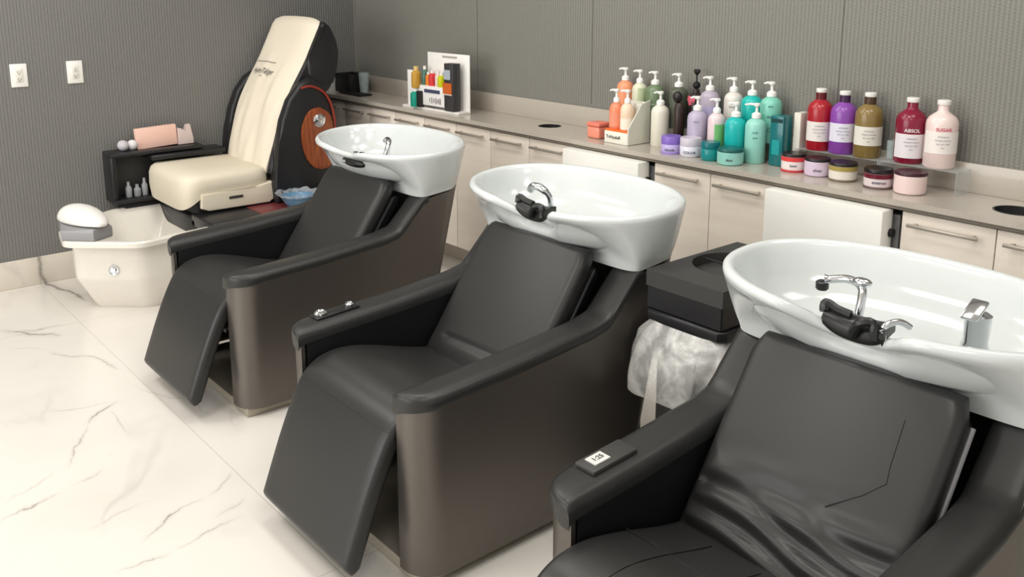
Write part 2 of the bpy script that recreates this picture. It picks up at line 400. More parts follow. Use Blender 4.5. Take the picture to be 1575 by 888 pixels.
# ------------------------------------------------------------------ shampoo chairs with basins
TOP = [(-.76, .522), (-.40, .543), (-.12, .568), (-.05, .585), (.065, .703), (.27, .733), (.5, .735)]
def shampoo_chair(name_label, X, Y, front=-.72, rz=0, remote=False, stitched=False, kind='rubber'):
    t = thing('shampoo_chair', name_label, 'salon chair', (X, Y, 0), rz, 'shampoo chairs with white basins')
    HW = .36; R = .085; YR = .27; RR = .09
    # metal shell
    path = [(.256, front)]
    for i in range(9):
        a = -PI/2+i*PI/16; path.append((HW-R+R*math.cos(a), front+R+R*math.sin(a)))
    y = front+R+.03
    while y < YR-RR-.02: path.append((HW, y)); y += .03
    for i in range(9):
        a = i*PI/16; path.append((HW-RR+RR*math.cos(a), YR-RR+RR*math.sin(a)))
    path.append((0, YR))
    full = path+[(-x, y) for x, y in path[::-1][1:]]
    def shell_rings(off):
        rings = []
        for k in range(15):
            f = k/14; ring = []
            for i, (x, y) in enumerate(full):
                a = Vector(full[max(i-1, 0)]); b = Vector(full[min(i+1, len(full)-1)]); d = (b-a).normalized(); n = Vector((d.y, -d.x))
                xx, yy = x-n.x*off, y-n.y*off
                zt = interp(TOP, y)
                z = .035+(zt-.035)*f
                wgt = min(max((y+.15)/.42, 0), 1)
                yy -= .19*wgt*(1-z/.733)
                ring.append((xx, yy, z))
            rings.append(ring)
        return rings
    mb = MB(); n = len(full); ro = shell_rings(0); ri = shell_rings(.012)
    vs = [p for r in ro for p in r]+[p for r in ri for p in r]; fs = []; K = 15*n
    for i in range(14):
        for j in range(n-1):
            fs.append((i*n+j, i*n+j+1, (i+1)*n+j+1, (i+1)*n+j)); fs.append((K+i*n+j, K+(i+1)*n+j, K+(i+1)*n+j+1, K+i*n+j+1))
        for j in (0, n-1): fs.append((i*n+j, (i+1)*n+j, K+(i+1)*n+j, K+i*n+j))
    for j in range(n-1):
        fs.append((j, K+j, K+j+1, j+1)); fs.append((14*n+j, 14*n+j+1, K+14*n+j+1, K+14*n+j))
    mb.add(vs, fs).build('metal_shell', M['shell'], t, ang=50)
    # armrests
    for s in (-1, 1):
        xi, xo = .252, .364; st = []
        for i in range(7):
            a = -PI/2+i*PI/12; st.append((front-.010+R*(1+math.sin(a)), HW-R+(R+.004)*math.cos(a), i))
        y = front+R+.03
        while y < .07: st.append((y, xo, 9)); y += .02
        st.append((.085, xo, 9))
        rings = []
        for (y, xm, i) in st:
            T = interp(TOP, y)+.018; dz = .0
            if i < 4: T -= (.016, .007, .003, .001)[i]
            w_ = xm-xi
            hgt = .042
            prof = [(0, -hgt), (0, -.026), (.006, -.011), (.018, -.003), (.035, 0), (.077, 0), (.094, -.002), (.107, -.009), (.112, -.024), (.106, -hgt)]
            rings.append([(s*(xi+px*w_/.112), y, T+pz) for px, pz in prof])
        A = MB().loft(rings)
        A.build('armrest', M['leather'], t, ang=60)
        rings = []
        for (y, xm, i) in st:
            T = interp(TOP, y)
            y2 = y+.028; xx = HW-R+(xm-(HW-R))*(R-.018)/(R+.004)
            rings.append([(s*.254, y2, .10), (s*.253, y2, T-.01), (s*max(xx, .258), y2, T-.01), (s*max(xx, .258), y2, .10)])
        MB().loft(rings).build('arm_side_panel', M['leather_dark'], t)
    # seat and leg rest
    prof = catmull([(-.24, .375), (-.35, .40), (-.5, .447), (-.60, .468), (-.68, .460), (-.735, .425), (-.775, .36), (-.82, .26), (-.855, .17), (-.885, .09)], 5)
    def slab(pp, hw, th, er=.018, crown=.006, wf=None, disp=None, nx=18, endround=(True, True)):
        rings = []; N = len(pp)
        for i, p in enumerate(pp):
            a = Vector(pp[max(i-1, 0)]); b = Vector(pp[min(i+1, N-1)]); d = (b-a).normalized(); nrm = Vector((d.y, -d.x))
            if nrm.y < 0 and abs(nrm.y) > abs(nrm.x)*.2: nrm = -nrm
            if nrm.x > 0 and abs(nrm.x) > .5: nrm = -nrm
            h = hw*(wf(i/(N-1)) if wf else 1)
            ring = []
            for k in range(nx+1):
                x = -h+er+(2*h-2*er)*k/nx
                o = crown*(1-(x/h)**2)+(disp(i/(N-1), x/h) if disp else 0)
                ring.append((x, o))
            for q in range(1, 5):
                an = PI/2-q*PI/8; ring.append((h-er+er*math.cos(an), -er+er*math.sin(an)))
            for q in range(0, 5):
                an = -q*PI/8; ring.append((h-er+er*math.cos(an), -th+er+er*math.sin(an)))
            for q in range(0, 5):
                an = -PI/2-q*PI/8; ring.append((-h+er+er*math.cos(an), -th+er+er*math.sin(an)))
            for q in range(1, 4):
                an = PI-q*PI/8; ring.append((-h+er+er*math.cos(an), -er+er*math.sin(an)))
            rings.append((p, nrm, ring))
        def conv(p, nrm, ring, sc=0):
            c = -th/2
            return [(x*(1-sc*.02), p[0]+nrm.x*(c+(o-c)*(1-sc)), p[1]+nrm.y*(c+(o-c)*(1-sc))) for x, o in ring]
        out = [conv(*r) for r in rings]
        def ext(r0, r1, rev):
            p, nrm, ring = r0; d = (Vector(r0[0])-Vector(r1[0])).normalized(); res = []
            for sc, e in ((.15, .006), (.4, .013), (.75, .018)):
                q = (p[0]+d.x*e, p[1]+d.y*e); res.append(conv(q, nrm, ring, sc))
            return res[::-1] if rev else res
        if endround[0]: out = ext(rings[0], rings[1], True)+out
        if endround[1]: out = out+ext(rings[-1], rings[-2], False)
        return MB().loft(out)
    K = 26
    slab(prof[:K+1], .247, .06, endround=(True, False), crown=.004).build('seat', M['leather'], t, ang=60)
    slab(prof[K:], .247, .05, endround=(False, True), crown=.004).build('leg_rest', M['leather'], t, ang=60)
    # backrest
    b0, b1 = Vector((-.305, .375)), Vector((-.035, .762)); L_ = (b1-b0).length
    bp = [tuple(b0+(b1-b0)*k/22) for k in range(23)]
    def wf(u): return 1-.0*(u)-(.05*((u-.9)/.1)**2 if u > .9 else 0)
    if stitched:
        def disp(u, x):
            e = math.exp(-((u-.12)/.16)**2)
            f = .010*math.sin(u*52+2.2*x+1.6*math.sin(3*x))*e + .006*math.sin(u*30-4*x)*math.exp(-((u-.25)/.14)**2)
            return f-.012*math.exp(-(u/.05)**2)
    else:
        def disp(u, x): return -.007*math.exp(-((u-.17-.02*x)/.018)**2)*(1 if abs(x) < .7 else 0) + .006*math.exp(-((u-.10)/.07)**2)
    if kind == 'recess': disp = lambda u, x: 0
    bk = slab([tuple(b0+(b1-b0)*k/60) for k in range(61)], .244, .055, er=.02, crown=.012, wf=wf, disp=disp, nx=30).build('backrest', M['leather'], t, ang=60)
    bd = (b1-b0).normalized(); nn = Vector((-bd.y, bd.x))
    def bpnt(x, u, off=.0): q = b0+bd*u+nn*off; return (x, q.x, q.y)
    q0 = [tuple(b0+(b1-b0)*(.06+.86*k/10)-nn*.058) for k in range(11)]
    slab(q0, .232, .05, er=.015, crown=0, nx=4).build('backrest_shell', M['leather_dark'], t)
    # side hinge arms behind the backrest
    for s in (-1, 1):
        a, b = bpnt(s*.243, .12, -.06), bpnt(s*.243, .44, -.06)
        MB().tube([a, b], .006, 8).build('hinge_bar', M['grey'] if stitched and s > 0 else M['blackplastic'], t)
    if stitched:
        def cr(x): return .012*(1-(x/.238)**2)+.0006
        ln = [(.145, .40), (.150, .30), (.155, .27), (.12, .23), (.06, .18)]
        MB().tube([bpnt(x, u, cr(x)) for x, u in ln], .0010, 6).build('back_stitching', M['stitch'], bk)
        sm = MB()
        def sp(y):
            for a, b in zip(prof, prof[1:]):
                if b[0] <= y <= a[0]: return a[1]+(b[1]-a[1])*(y-a[0])/(b[0]-a[0])+.0035
            return .45
        sm.tube([(x, -.47, sp(-.47)+.0005) for x in (-.235, -.1, 0, .1, .235)], .0011, 6)
        for xx in (-.12, 0, .12): sm.tube([(xx, y, sp(y)+.0010) for y in (-.33, -.4, -.45, -.5, -.55, -.6, -.65, -.68)], .0011, 6)
        seat = [c for c in t.children if c.name.startswith('seat')][0]
        sm.build('seat_stitching', M['stitch'], seat)
    # base
    MB().box((0, front+.42, .018), (.66, .80, .034), .004).build('base_plate', M['plinth'], t)
    MB().box((0, -.18, .20), (.44, .46, .30), .01).build('mechanism_box', M['blackplastic'], t)
    for s in (-1, 1):
        MB().tube([(s*.19, -.42, .30), (s*.19, -.60, .34), (s*.19, -.72, .30)], .012, 8).build('leg_rest_linkage', M['shell'], t)
    # basin
    A_, B_, YC, ZR = .415, .25, .13, .898
    N = 96
    def se(a, b, e, k):
        th = 2*PI*k/N; c, s_ = math.cos(th), math.sin(th)
        return a*math.copysign(abs(c)**(2/e), c), b*math.copysign(abs(s_)**(2/e), s_)
    def notch(x, y): return math.exp(-(x/.115)**4)*(1 if y < 0 else 0)
    NF = .35 if kind == 'recess' else 1.0
    def rimring(da, dz, ns=1.0, shift=0):
        ns *= NF
        ring = []
        for k in range(N):
            x, y = se(A_-da, B_-da, 2.25, k); nt_ = notch(x, y)*ns
            ring.append((x, YC+shift+y+.085*nt_, ZR+dz+.04*(y/B_)*.4-.05*nt_))
        return ring
    rings = []
    bot = []
    for k in range(N):
        x, y = se(.362, .116, 9 if k > N/2 else 3.6, k); bot.append((x, .160+y, .712+.10*(y+.116)))
    top = rimring(0, -.016)
    cen = [(p[0]*.9, .155+(p[1]-.155)*.9, p[2]+.0) for p in bot]
    rings.append(cen)
    rings.append(bot)
    bot2 = [(p[0]*1.01, .155+(p[1]-.155)*1.03, p[2]+.016) for p in bot]; rings.append(bot2)
    for q in range(1, 9):
        f = q/9; rr = []
        for p, r_ in zip(bot2, top):
            side = 1 if p[1] > .155 else 0
            fr_ = max(0, min(1, (.14-p[1])/.06))*(1-max(0, min(1, (abs(p[0])-.27)/.09))**2); fx = f**(.8+.4*fr_); fy = f**(.8+1.1*fr_)
            rr.append((p[0]+(r_[0]-p[0])*fx, p[1]+(r_[1]-p[1])*fy, p[2]+(r_[2]-p[2])*f))
        rings.append(rr)
    rings += [top, rimring(.0, -.006), rimring(.004, 0), rimring(.012, .003), rimring(.022, .001), rimring(.028, -.008), rimring(.036, -.03, .9), rimring(.05, -.07, .6), rimring(.075, -.11, .35), rimring(.12, -.138, .15)]
    rings += [[(x*.5, YC+(y-YC)*.5, ZR-.148) for x, y, z in rings[-1]], [(x*.12, YC+(y-YC)*.12, ZR-.153) for x, y, z in rings[-1]]]
    bs = MB().loft(rings).build('basin', M['porcelain'], t, ang=75)
    MB().lathe([(.001, 0), (.024, 0), (.026, .003), (.018, .005), (.001, .002)], (0, YC, ZR-.153), 24).build('drain', M['chrome'], bs)
    # neck rest and tap
    def arc_rest(w0, z0, h, y0, m, name, thick=.02):
        rg = []
        for k in range(17):
            u = -1+2*k/16; x = w0*u; zc = z0+.012*u*u; yc = y0-.01*u*u+.004; hh = h*(1-.35*u**4)
            rg.append([(x, yc-thick, zc-hh), (x, yc-thick-.006, zc-hh*.4), (x, yc-thick+.002, zc+.004), (x, yc, zc+.012), (x, yc+thick, zc+.008), (x, yc+thick, zc-hh*.5)])
        return MB().loft(rg).build(name, m, t, ang=60)
    def z_ax(x): return x
    if kind == 'recess':
        rs_ = MB().sphere((.035, -.052, .826), .021, (4.4, 1.7, 1.1), 24).build('neck_recess', M['rubber'], t)
        MB().sphere((.0, -.088, .826), .008, (1.8, .8, .9), 12).build('recess_clip', M['grey'], rs_)
        for x, y_, z_ in ((.085, -.080, .8755), (.150, -.090, .884)):
            MB().lathe([(.001, 0), (.010, 0), (.010, .002), (.001, .002)], (x, y_, z_), 16).build('tap_hole', M['darkgrey'], bs)
        MB().tube(catmull([(.07, .07, .83), (.072, .082, .87), (.055, .10, .895), (.02, .115, .898), (-.005, .12, .888)], 5), .012, 12).build('spout', M['chrome'], bs)
    else:
        arc_rest(.070, .850, .036, -.018, M['rubber'], 'neck_rest', .022)
        nr = [c for c in t.children if c.name.startswith('neck_rest')][0]
        MB().tube(catmull([(-.070, -.04, .864), (-.074, -.03, .880), (-.05, -.025, .870), (-.02, -.02, .864)], 4), .011, 8).build('cradle_lobe', M['rubber'], nr)
        MB().tube(catmull([(.0, -.045, .83), (.015, -.05, .862), (.04, -.04, .868), (.05, -.045, .835)], 4), .011, 8).build('cradle_lobe', M['rubber'], nr)
        if stitched:
            MB().tube(catmull([(.066, -.035, .825), (.064, -.04, .866), (.082, -.015, .878), (.094, .01, .864)], 5), .007, 10).build('hose_clip', M['chrome'], t)
            MB().tube(catmull([(-.05, .055, .80), (-.05, .075, .862), (-.06, .09, .892), (-.10, .10, .898), (-.145, .085, .888)], 5), [.010]*20+[.014], 12).build('spray_tap', M['chrome'], bs)
            MB().lathe([(.012, 0), (.015, .004), (.015, .018), (.010, .022)], (-.15, .08, .865), 16).build('spray_head', M['rubber'], bs)
            MB().sphere((-.06, .092, .903), .018, (1.3, .9, .6), 14).build('tap_lever', M['chrome'], bs)
            h = thing  # lever mixer on the right of the bowl
            MB().lathe([(.028, 0), (.028, .01), (.024, .02), (.025, .065), (.026, .076), (.016, .082), (.001, .084)], (.205, .06, .835), 22).build('mixer_body', M['chrome'], bs)
            MB().box((.205, .040, .925), (.034, .060, .009), .004, rx=.45).build('mixer_lever', M['chrome'], bs)
        else:
            MB().tube(catmull([(-.02, .06, .82), (-.018, .05, .875), (-.04, .035, .902), (-.075, .03, .905), (-.09, .03, .888)], 5), [.010]*8+[.013]*12+[.012], 12).build('spray_tap', M['chrome'], bs)
    if remote:
        cx, cy = -.315, front+.10
        zt = interp(TOP, cy)+.020
        if stitched:
            rm = MB().box((cx, cy+.06, zt+.006), (.058, .135, .012), .004, rx=.06).build('control_pad', M['darkgrey'], t)
            sc = MB().box((cx-.002, cy+.035, zt+.0115), (.032, .045, .003), 0, rx=.06).build('display', cm((215, 215, 210)), rm)
            text_mesh('1:25', .018, M['text'], 'digits', sc, Matrix.Translation((cx-.002, cy+.035, zt+.0138)) @ Matrix.Rotation(.06, 4, 'X') @ Matrix.Rotation(PI/2, 4, 'Z'))
        else:
            rm = MB().box((cx, cy+.05, zt+.004), (.05, .15, .008), .003, rx=.06).build('control_pad', M['blackplastic'], t)
            for dy, r_ in ((.0, .020), (.10, .014)):
                MB().lathe([(r_, 0), (r_, .006), (r_*.75, .010), (r_*.6, .006), (.001, .006)], (cx, cy+dy, zt+.006+dy*.05), 20).build('dial', M['chrome'], rm)
    return t

shampoo_chair('black leather shampoo chair farthest from camera, beside the pedicure chair, basin without rubber neck rest', 1.81, -1.06, -.73, kind='recess')
shampoo_chair('middle black leather shampoo chair with full leg rest, white basin with black rubber neck rest', 3.01, -1.12, -.73, remote=True)
shampoo_chair('nearest black leather shampoo chair with stitched wrinkled backrest and digital control pad', 4.19, -1.26, -.61, remote=True, stitched=True)

# ------------------------------------------------------------------ trolley bin and its bag
o = (3.54, -.88, 0)
t = thing('towel_bin', 'black towel bin with boxed lid between the middle and nearest shampoo chairs', 'bin', o)
def rr(x0, x1, y0, y1, c): return [(x0+c, y0), (x1-c, y0), (x1, y0+c), (x1, y1-c), (x1-c, y1), (x0+c, y1), (x0, y1-c), (x0, y0+c)]
MB().prism_z(rr(3.455, 3.70, -1.07, -.68, .012), .0, .60, .004).build('body', M['darkgrey'], t, o)
MB().prism_z(rr(3.43, 3.715, -1.10, -.66, .02), .60, .632, .006).build('rim_band', M['blackplastic'], t, o)
lid = hole_slab(3.435, 3.705, -1.095, -.665, .70, .748, [(3.57, -.87, .118)]); lid.build('lid', M['darkgrey'], t, o, ang=30)
MB().prism_z(rr(3.437, 3.703, -1.093, -.667, .004), .636, .702).build('lid_side', M['blackplastic'], t, o)
MB().lathe([(.116, .703), (.116, .718), (.100, .724), (.03, .738), (.001, .738)], (3.57, -.87, 0), 40).build('flap', M['darkgrey'], t, o)
MB().tube([(3.47, -.87, .742), (3.67, -.87, .742)], .004, 8).build('flap_hinge', M['blackplastic'], t, o)

def bin_bag():
    rings = []; N = 120
    for k in range(15):
        f = k/14; ring = []
        for j in range(N):
            a = 2*PI*j/N; c, s = math.cos(a), math.sin(a)
            x = .134*math.copysign(abs(c)**.35, c); y = .212*math.copysign(abs(s)**.35, s)
            wr = math.sin(9*a+2.5*f)*.4+math.sin(14*a-4*f)*.15+math.sin(5*a+6*f)*.5
            out = .012+.048*math.sin(PI*min(1, f*1.02)*.8)+(.012*wr)*f+ (.03*f if (s < 0 or c < 0) else 0)
            d = Vector((x, y)).normalized()
            low = .17+.02*math.sin(3*a+1)+(.03 if (s < -.3 and c < .2) else -.03)
            ring.append((3.572+x+d.x*out, -.88+y+d.y*out, .602-low*f+.008*wr*f*(1-f)))
        ring = [(max(px_, 3.385), py_, pz_) for px_, py_, pz_ in ring]
        rings.append(ring)
    return MB().loft(rings, True, False)
M['bag'] = mat('thin_clear_plastic', (226, 226, 222), .2, trans=.0, alpha=.42, bump=(9, .5, .04))
def bag_mat():
    m = M['bag']; nt = m.node_tree; b = nt.nodes['Principled BSDF']
    tc = nt.nodes.new('ShaderNodeTexCoord'); n = nt.nodes.new('ShaderNodeTexNoise'); n.inputs['Scale'].default_value = 7; n.inputs['Detail'].default_value = 3; n.inputs['Distortion'].default_value = 1.8
    r = nt.nodes.new('ShaderNodeMapRange'); r.inputs['From Min'].default_value = .4; r.inputs['From Max'].default_value = .68; r.inputs['To Min'].default_value = .34; r.inputs['To Max'].default_value = .78
    nt.links.new(tc.outputs['Object'], n.inputs['Vector']); nt.links.new(n.outputs['Fac'], r.inputs['Value']); nt.links.new(r.outputs[0], b.inputs['Alpha'])
bag_mat()
b = bin_bag().build('bin_bag', M['bag'], None, (3.54, -.88, .5))
b['label'] = 'clear crinkled plastic bag hanging out around the black towel bin'; b['category'] = 'plastic bag'

# ------------------------------------------------------------------ pedicure chair
PC = (.40, -1.15, 0)
pc = thing('pedicure_chair', 'cream and black pedicure spa chair with foot tub in the far corner', 'pedicure chair', PC)
def part(mb, name, m, parent=None, ang=45, **kw): return mb.build(name, m, parent or pc, PC, ang, **kw)
# tub
def poly_ring(P_, z, rr_=.05, n=4):
    """polygon with rounded corners, densified"""
    out = []; K_ = len(P_)
    for i in range(K_):
        p = Vector(P_[i]); a = (Vector(P_[i-1])-p); b = (Vector(P_[(i+1) % K_])-p)
        r1 = min(rr_, a.length*.45, b.length*.45); a = p+a.normalized()*r1; b = p+b.normalized()*r1
        for k in range(n+1):
            t_ = k/n; q_ = a*(1-t_)**2+p*2*t_*(1-t_)+b*t_*t_; out.append((q_.x, q_.y, z))
    return out
def tub():
    B = [(.14, -1.60), (.38, -1.88), (.60, -1.925), (.80, -1.68), (.77, -1.28), (.14, -1.28)]
    def sc(P_, f, cx=.46, cy=-1.58, dy=0): return [(cx+(x-cx)*f, cy+(y-cy)*f+dy) for x, y in P_]
    T_ = [(.10, -1.60), (.36, -1.93), (.62, -1.975), (.86, -1.70), (.80, -1.27), (.10, -1.27)]
    F_ = [(.26, -1.60), (.42, -1.80), (.56, -1.835), (.735, -1.64), (.72, -1.25), (.26, -1.25)]
    r = [poly_ring(F_, 0), poly_ring(sc(F_, 1.03), .012), poly_ring(sc(B, .985), .155), poly_ring(B, .175), poly_ring(B, .30), poly_ring(sc(B, 1.01), .325),
         poly_ring(T_, .338), poly_ring(T_, .358), poly_ring(sc(T_, .985), .366), poly_ring(sc(T_, .93), .366), poly_ring(sc(T_, .89), .350), poly_ring(sc(T_, .72), .27), poly_ring(sc(T_, .60), .20), poly_ring(sc(T_, .1), .195)]
    return MB().loft(r)
tb = part(tub(), 'foot_tub', M['acryl_cream'], ang=32)
kn_ = MB().lathe([(.022, 0), (.026, .004), (.024, .012), (.015, .010), (.012, .016), (.001, .016)], (0, 0, 0), 20)
Rk = Matrix.Translation((.712, -1.783, .215)) @ Vector((.78, -.625, 0)).to_track_quat('Z', 'Y').to_matrix().to_4x4()
kn_.v = [tuple(Rk @ Vector(v)) for v in kn_.v]; part(kn_, 'jet_knob', M['chrome'], tb)
# grey mount and cushion at the foot end
part(MB().prism_z([(.36, -1.92), (.595, -1.972), (.71, -1.86), (.66, -1.76), (.40, -1.76)], .36, .425, .015), 'cushion_mount', M['grey'])
cus = []
for k in range(17):
    u = k/16; f = math.sin(PI*min(max(u, .02), .98))**.45; x = .35+.36*u; yc_ = -1.88+.06*u
    cus.append([(x, yc_+(.098-.02*u)*f*math.cos(a), .435+((.085-.03*u) if math.sin(a) > 0 else .012)*f*math.sin(a)) for a in [2*PI*j/24 for j in range(24)]])
part(MB().loft(cus), 'foot_cushion', M['white'], ang=70)
# base and drawer under the seat
part(MB().box((.36, -1.0, .19), (.56, .70, .38), .02), 'base', M['blackplastic'])
part(MB().box((.72, -.95, .36), (.28, .80, .07), .01), 'side_ledge', M['blackplastic'])
part(MB().box((.745, -.90, .388), (.20, .36, .022), .006), 'maroon_ledge_cap', M['maroon'])
part(MB().box((.74, -.95, .17), (.22, .76, .32), .01), 'ledge_support', M['blackplastic'])
part(MB().box((.36, -1.12, .43), (.54, .42, .10), .01), 'seat_base', M['black_matte'])
dr = part(MB().prism_x([(-1.315, .500), (-1.318, .425), (-1.28, .408), (-.95, .405), (-.925, .42), (-.925, .515), (-1.0, .505), (-1.03, .492)], .60, .655, .006), 'drawer', M['cream'])
part(MB().box((.657, -1.135, .463), (.006, .075, .014), .002), 'drawer_pull', M['darkgrey'], dr)
# seat cushion
def seatcush():
    N = 56; out = []
    def ring(hx, hy, z, cx=.36, cy=-1.165, e=6.5, fz=0):
        r = []
        for k in range(N):
            a = 2*PI*k/N; c, s = math.cos(a), math.sin(a)
            x = hx*math.copysign(abs(c)**(2/e), c); y = hy*math.copysign(abs(s)**(2/e), s)
            zz = z - fz*max(0, -y-.12)/.12
            r.append((cx+x, cy+y, zz))
        return r
    out = [ring(.26, .20, .50, fz=.085), ring(.285, .235, .498, fz=.09), ring(.292, .242, .53, fz=.05), ring(.29, .240, .565, fz=.02), ring(.281, .231, .584, fz=.01), ring(.262, .212, .594), ring(.12, .1, .60), ring(.01, .01, .60)]
    return MB().loft(out)
part(seatcush(), 'seat_cushion', M['cream'], ang=75)
# back body + cover
def yz(pts, n=5): return catmull(pts, n)
backline = yz([(-.955, .56), (-.925, .68), (-.87, .85), (-.80, 1.0), (-.71, 1.15), (-.655, 1.25), (-.62, 1.325)])
def back_slab(line, hw, th, front_off, wfun=None, fold=None, nx=30, xc=.36):
    rings = []; N = len(line)
    for i, p in enumerate(line):
        a = Vector(line[max(i-1, 0)]); b_ = Vector(line[min(i+1, N-1)]); d = (b_-a).normalized(); n = Vector((-d.y, d.x))
        h = hw*(wfun(i/(N-1)) if wfun else 1); ring = []
        for k in range(nx+1):
            u = -1+2*k/nx; o_ = front_off-.03*abs(u)**6+(fold(i/(N-1), u) if fold else 0)
            ring.append((xc+h*u, p[0]+n.x*o_, p[1]+n.y*o_))
        for k in range(nx, -1, -1):
            u = -1+2*k/nx; o_ = front_off-th+(fold(i/(N-1), u)*.8 if (fold and th < .03) else 0)-(.03*abs(u)**6 if th < .03 else -.02*abs(u)**4)
            ring.append((xc+h*u*.985, p[0]+n.x*o_, p[1]+n.y*o_))
        rings.append(ring)
    return MB().loft(rings)
part(back_slab(backline, .285, .13, 0, wfun=lambda u: 1 if u < .85 else 1-.06*((u-.85)/.15)**2), 'back_body', M['blackplastic'], ang=60)
def fold(u, x):
    e = max(0, min(1, (.72-u)/.35))
    return .007*e*(math.sin(7*x+1.6*math.sin(4*u)+.6+3*u)*math.sin(2.2*u+1.2*x+.5)+.45*math.sin(15*x-7*u)*math.sin(9*u+2*x)) + .002*math.sin(14*u+3*x)
COVLINE = backline+[(-.605, 1.345), (-.585, 1.352)]
cov = back_slab(COVLINE, .268, .010, .016, wfun=lambda u: .97+.06*u-(.03*((u-.92)/.08)**2 if u > .92 else 0), fold=fold, nx=60)
cv = part(cov, 'back_cover', M['towel'], ang=60)
# printed name on the cover: line and small lettering
i0 = 26; pa, pb = Vector(backline[24]), Vector(backline[28])
dd = (pb-pa).normalized(); nn = Vector((-dd.y, dd.x))
BL0 = .0
def on_cover(x, s_):
    i_ = 0; acc = 0; tot = []
    for a_, b_ in zip(COVLINE, COVLINE[1:]): tot.append((Vector(b_)-Vector(a_)).length)
    s_ = max(0, s_)
    while i_ < len(tot)-1 and acc+tot[i_] < s_: acc += tot[i_]; i_ += 1
    a_, b_ = Vector(COVLINE[i_]), Vector(COVLINE[i_+1]); f_ = (s_-acc)/tot[i_]; d_ = (b_-a_).normalized(); n_ = Vector((-d_.y, d_.x)); p_ = a_+(b_-a_)*f_
    u_ = (x-.36)/.272; o_ = .016-.03*abs(u_)**6+fold((i_+f_)/(len(COVLINE)-1), u_)+.0045
    return (x-PC[0], p_.x+n_.x*o_-PC[1], p_.y+n_.y*o_-PC[2])
def cover_text(body, size, x, s0, name, shear=.25):
    o_ = text_mesh(body, size, M['text'], name, cv, Matrix.Identity(4), extrude=0)
    for v in o_.data.vertices: v.co = Vector(on_cover(x+v.co.x+shear*v.co.y, s0+v.co.y))
    return o_
def cover_mtx(x, u):
    q = Vector(backline[22])+dd*u+nn*.0195
    R = Matrix(((1, 0, 0), (0, dd.x, nn.x), (0, dd.y, nn.y))).to_4x4()
    return Matrix.Translation((x-PC[0], q.x-PC[1], q.y-PC[2])) @ R
cover_text('HydroTéliger', .046, .300, .535, 'embroidered_name')
cover_text('S P A', .016, .300, .505, 'embroidered_subtitle')
q = MB(); n_ = 24
q.add([on_cover(.150+.25*k/n_, z_) for z_ in (.592, .595) for k in range(n_+1)], [(k, k+1, n_+2+k, n_+1+k) for k in range(n_)])
q.build('embroidered_line', M['text'], cv)
# side wings
wing = [(-.925, .40), (-.935, .50), (-.915, .60), (-.90, .72), (-.875, .84), (-.83, .945), (-.77, 1.02), (-.70, 1.06), (-.63, 1.02), (-.585, .93), (-.575, .80), (-.585, .62), (-.62, .46), (-.66, .40)]
wl = [(y-.01, z) for y, z in wing]
for nm, x0, x1, W in (('side_wing', .632, .70, wing), ('side_wing', .0, .075, wl)):
    sw = part(MB().prism_x(W, x0, x1, .018), nm, M['blackplastic'])
    if x0 > .5:
        wd = part(MB().prism_x(catmull([(-.66, .895), (-.72, .88), (-.765, .80), (-.77, .70), (-.74, .61), (-.69, .562), (-.605, .57), (-.588, .70), (-.592, .84), (-.66, .895)], 4)[:-1], .700, .712, .004), 'wood_panel', M['wood'], sw)
        kn = part(MB().disc_x([(.036, 0), (.036, .006), (.030, .010), (.026, .006), (.012, .012), (.001, .014)], (.712, -.668, .825), 28), 'speaker_ring', M['chrome'], wd)
        part(MB().tube(catmull([(.704, -.76, 1.005), (.704, -.70, 1.01), (.704, -.62, .965), (.704, -.575, .86), (.704, -.57, .70), (.704, -.59, .52), (.704, -.62, .44)], 6), .0065, 8), 'red_piping', M['redtrim'], sw)
# headrest side body behind cover
part(MB().prism_x(catmull([(-.66, .98), (-.69, 1.12), (-.63, 1.27), (-.585, 1.345), (-.545, 1.31), (-.505, 1.20), (-.52, 1.08), (-.57, .97), (-.66, .98)], 4)[:-1], .09, .655, .02), 'headrest_body', M['blackplastic'])
# left arm tray with stand
part(MB().box((.05, -1.34, .655), (.20, .50, .022), .008), 'tray', M['blackplastic'])
part(MB().box((.10, -1.18, .625), (.14, .42, .03), .01), 'armrest', M['blackplastic'])
part(MB().box((.06, -1.575, .53), (.16, .032, .25), .01), 'tray_post', M['blackplastic'])
part(MB().box((.02, -1.34, .53), (.012, .46, .24), .003), 'tray_back', M['darkgrey'])
part(MB().box((.07, -1.34, .405), (.18, .50, .022), .006), 'lower_shelf', M['blackplastic'])
part(MB().box((.07, -1.34, .2), (.12, .40, .40), .01), 'tray_base', M['black_matte'])

def single(name, mb, m, label, cat, loc, **kw):
    o_ = mb.build(name, m, None, loc); o_['label'] = label; o_['category'] = cat
    for k, v in kw.items(): o_[k] = v
    return o_
# on the tray
o = (.07, -1.27, .667)
t = thing('nail_care_box', 'pale pink nail care box standing on the black arm tray', 'box', o)
MB().box((.06, -1.32, .724), (.035, .22, .112), .002, rx=.04).build('box', cm((240, 200, 184), .5), t, o)
MB().prism_x([(-1.205, .668), (-1.205, .762), (-1.18, .755), (-1.165, .735), (-1.155, .775), (-1.135, .778), (-1.12, .70), (-1.12, .668)], .05, .085, .003).build('clear_tray', cm((214, 196, 192), .3), t, o)
for k, (y, z, r, s_, lb) in enumerate(((-1.50, .695, .032, (1.2, .9, .9), 'grey round cotton puff leftmost on the arm tray'), (-1.452, .693, .028, (1, 1, 1), 'white round sponge between the grey puff and pink box'))):
    single('cotton_puff', MB().sphere((.07, y, z), r, s_, 18), cm(((196, 192, 198), (226, 224, 226))[k], .8), lb, 'cotton puff', (.07, y, .667), group='puffs on the arm tray')
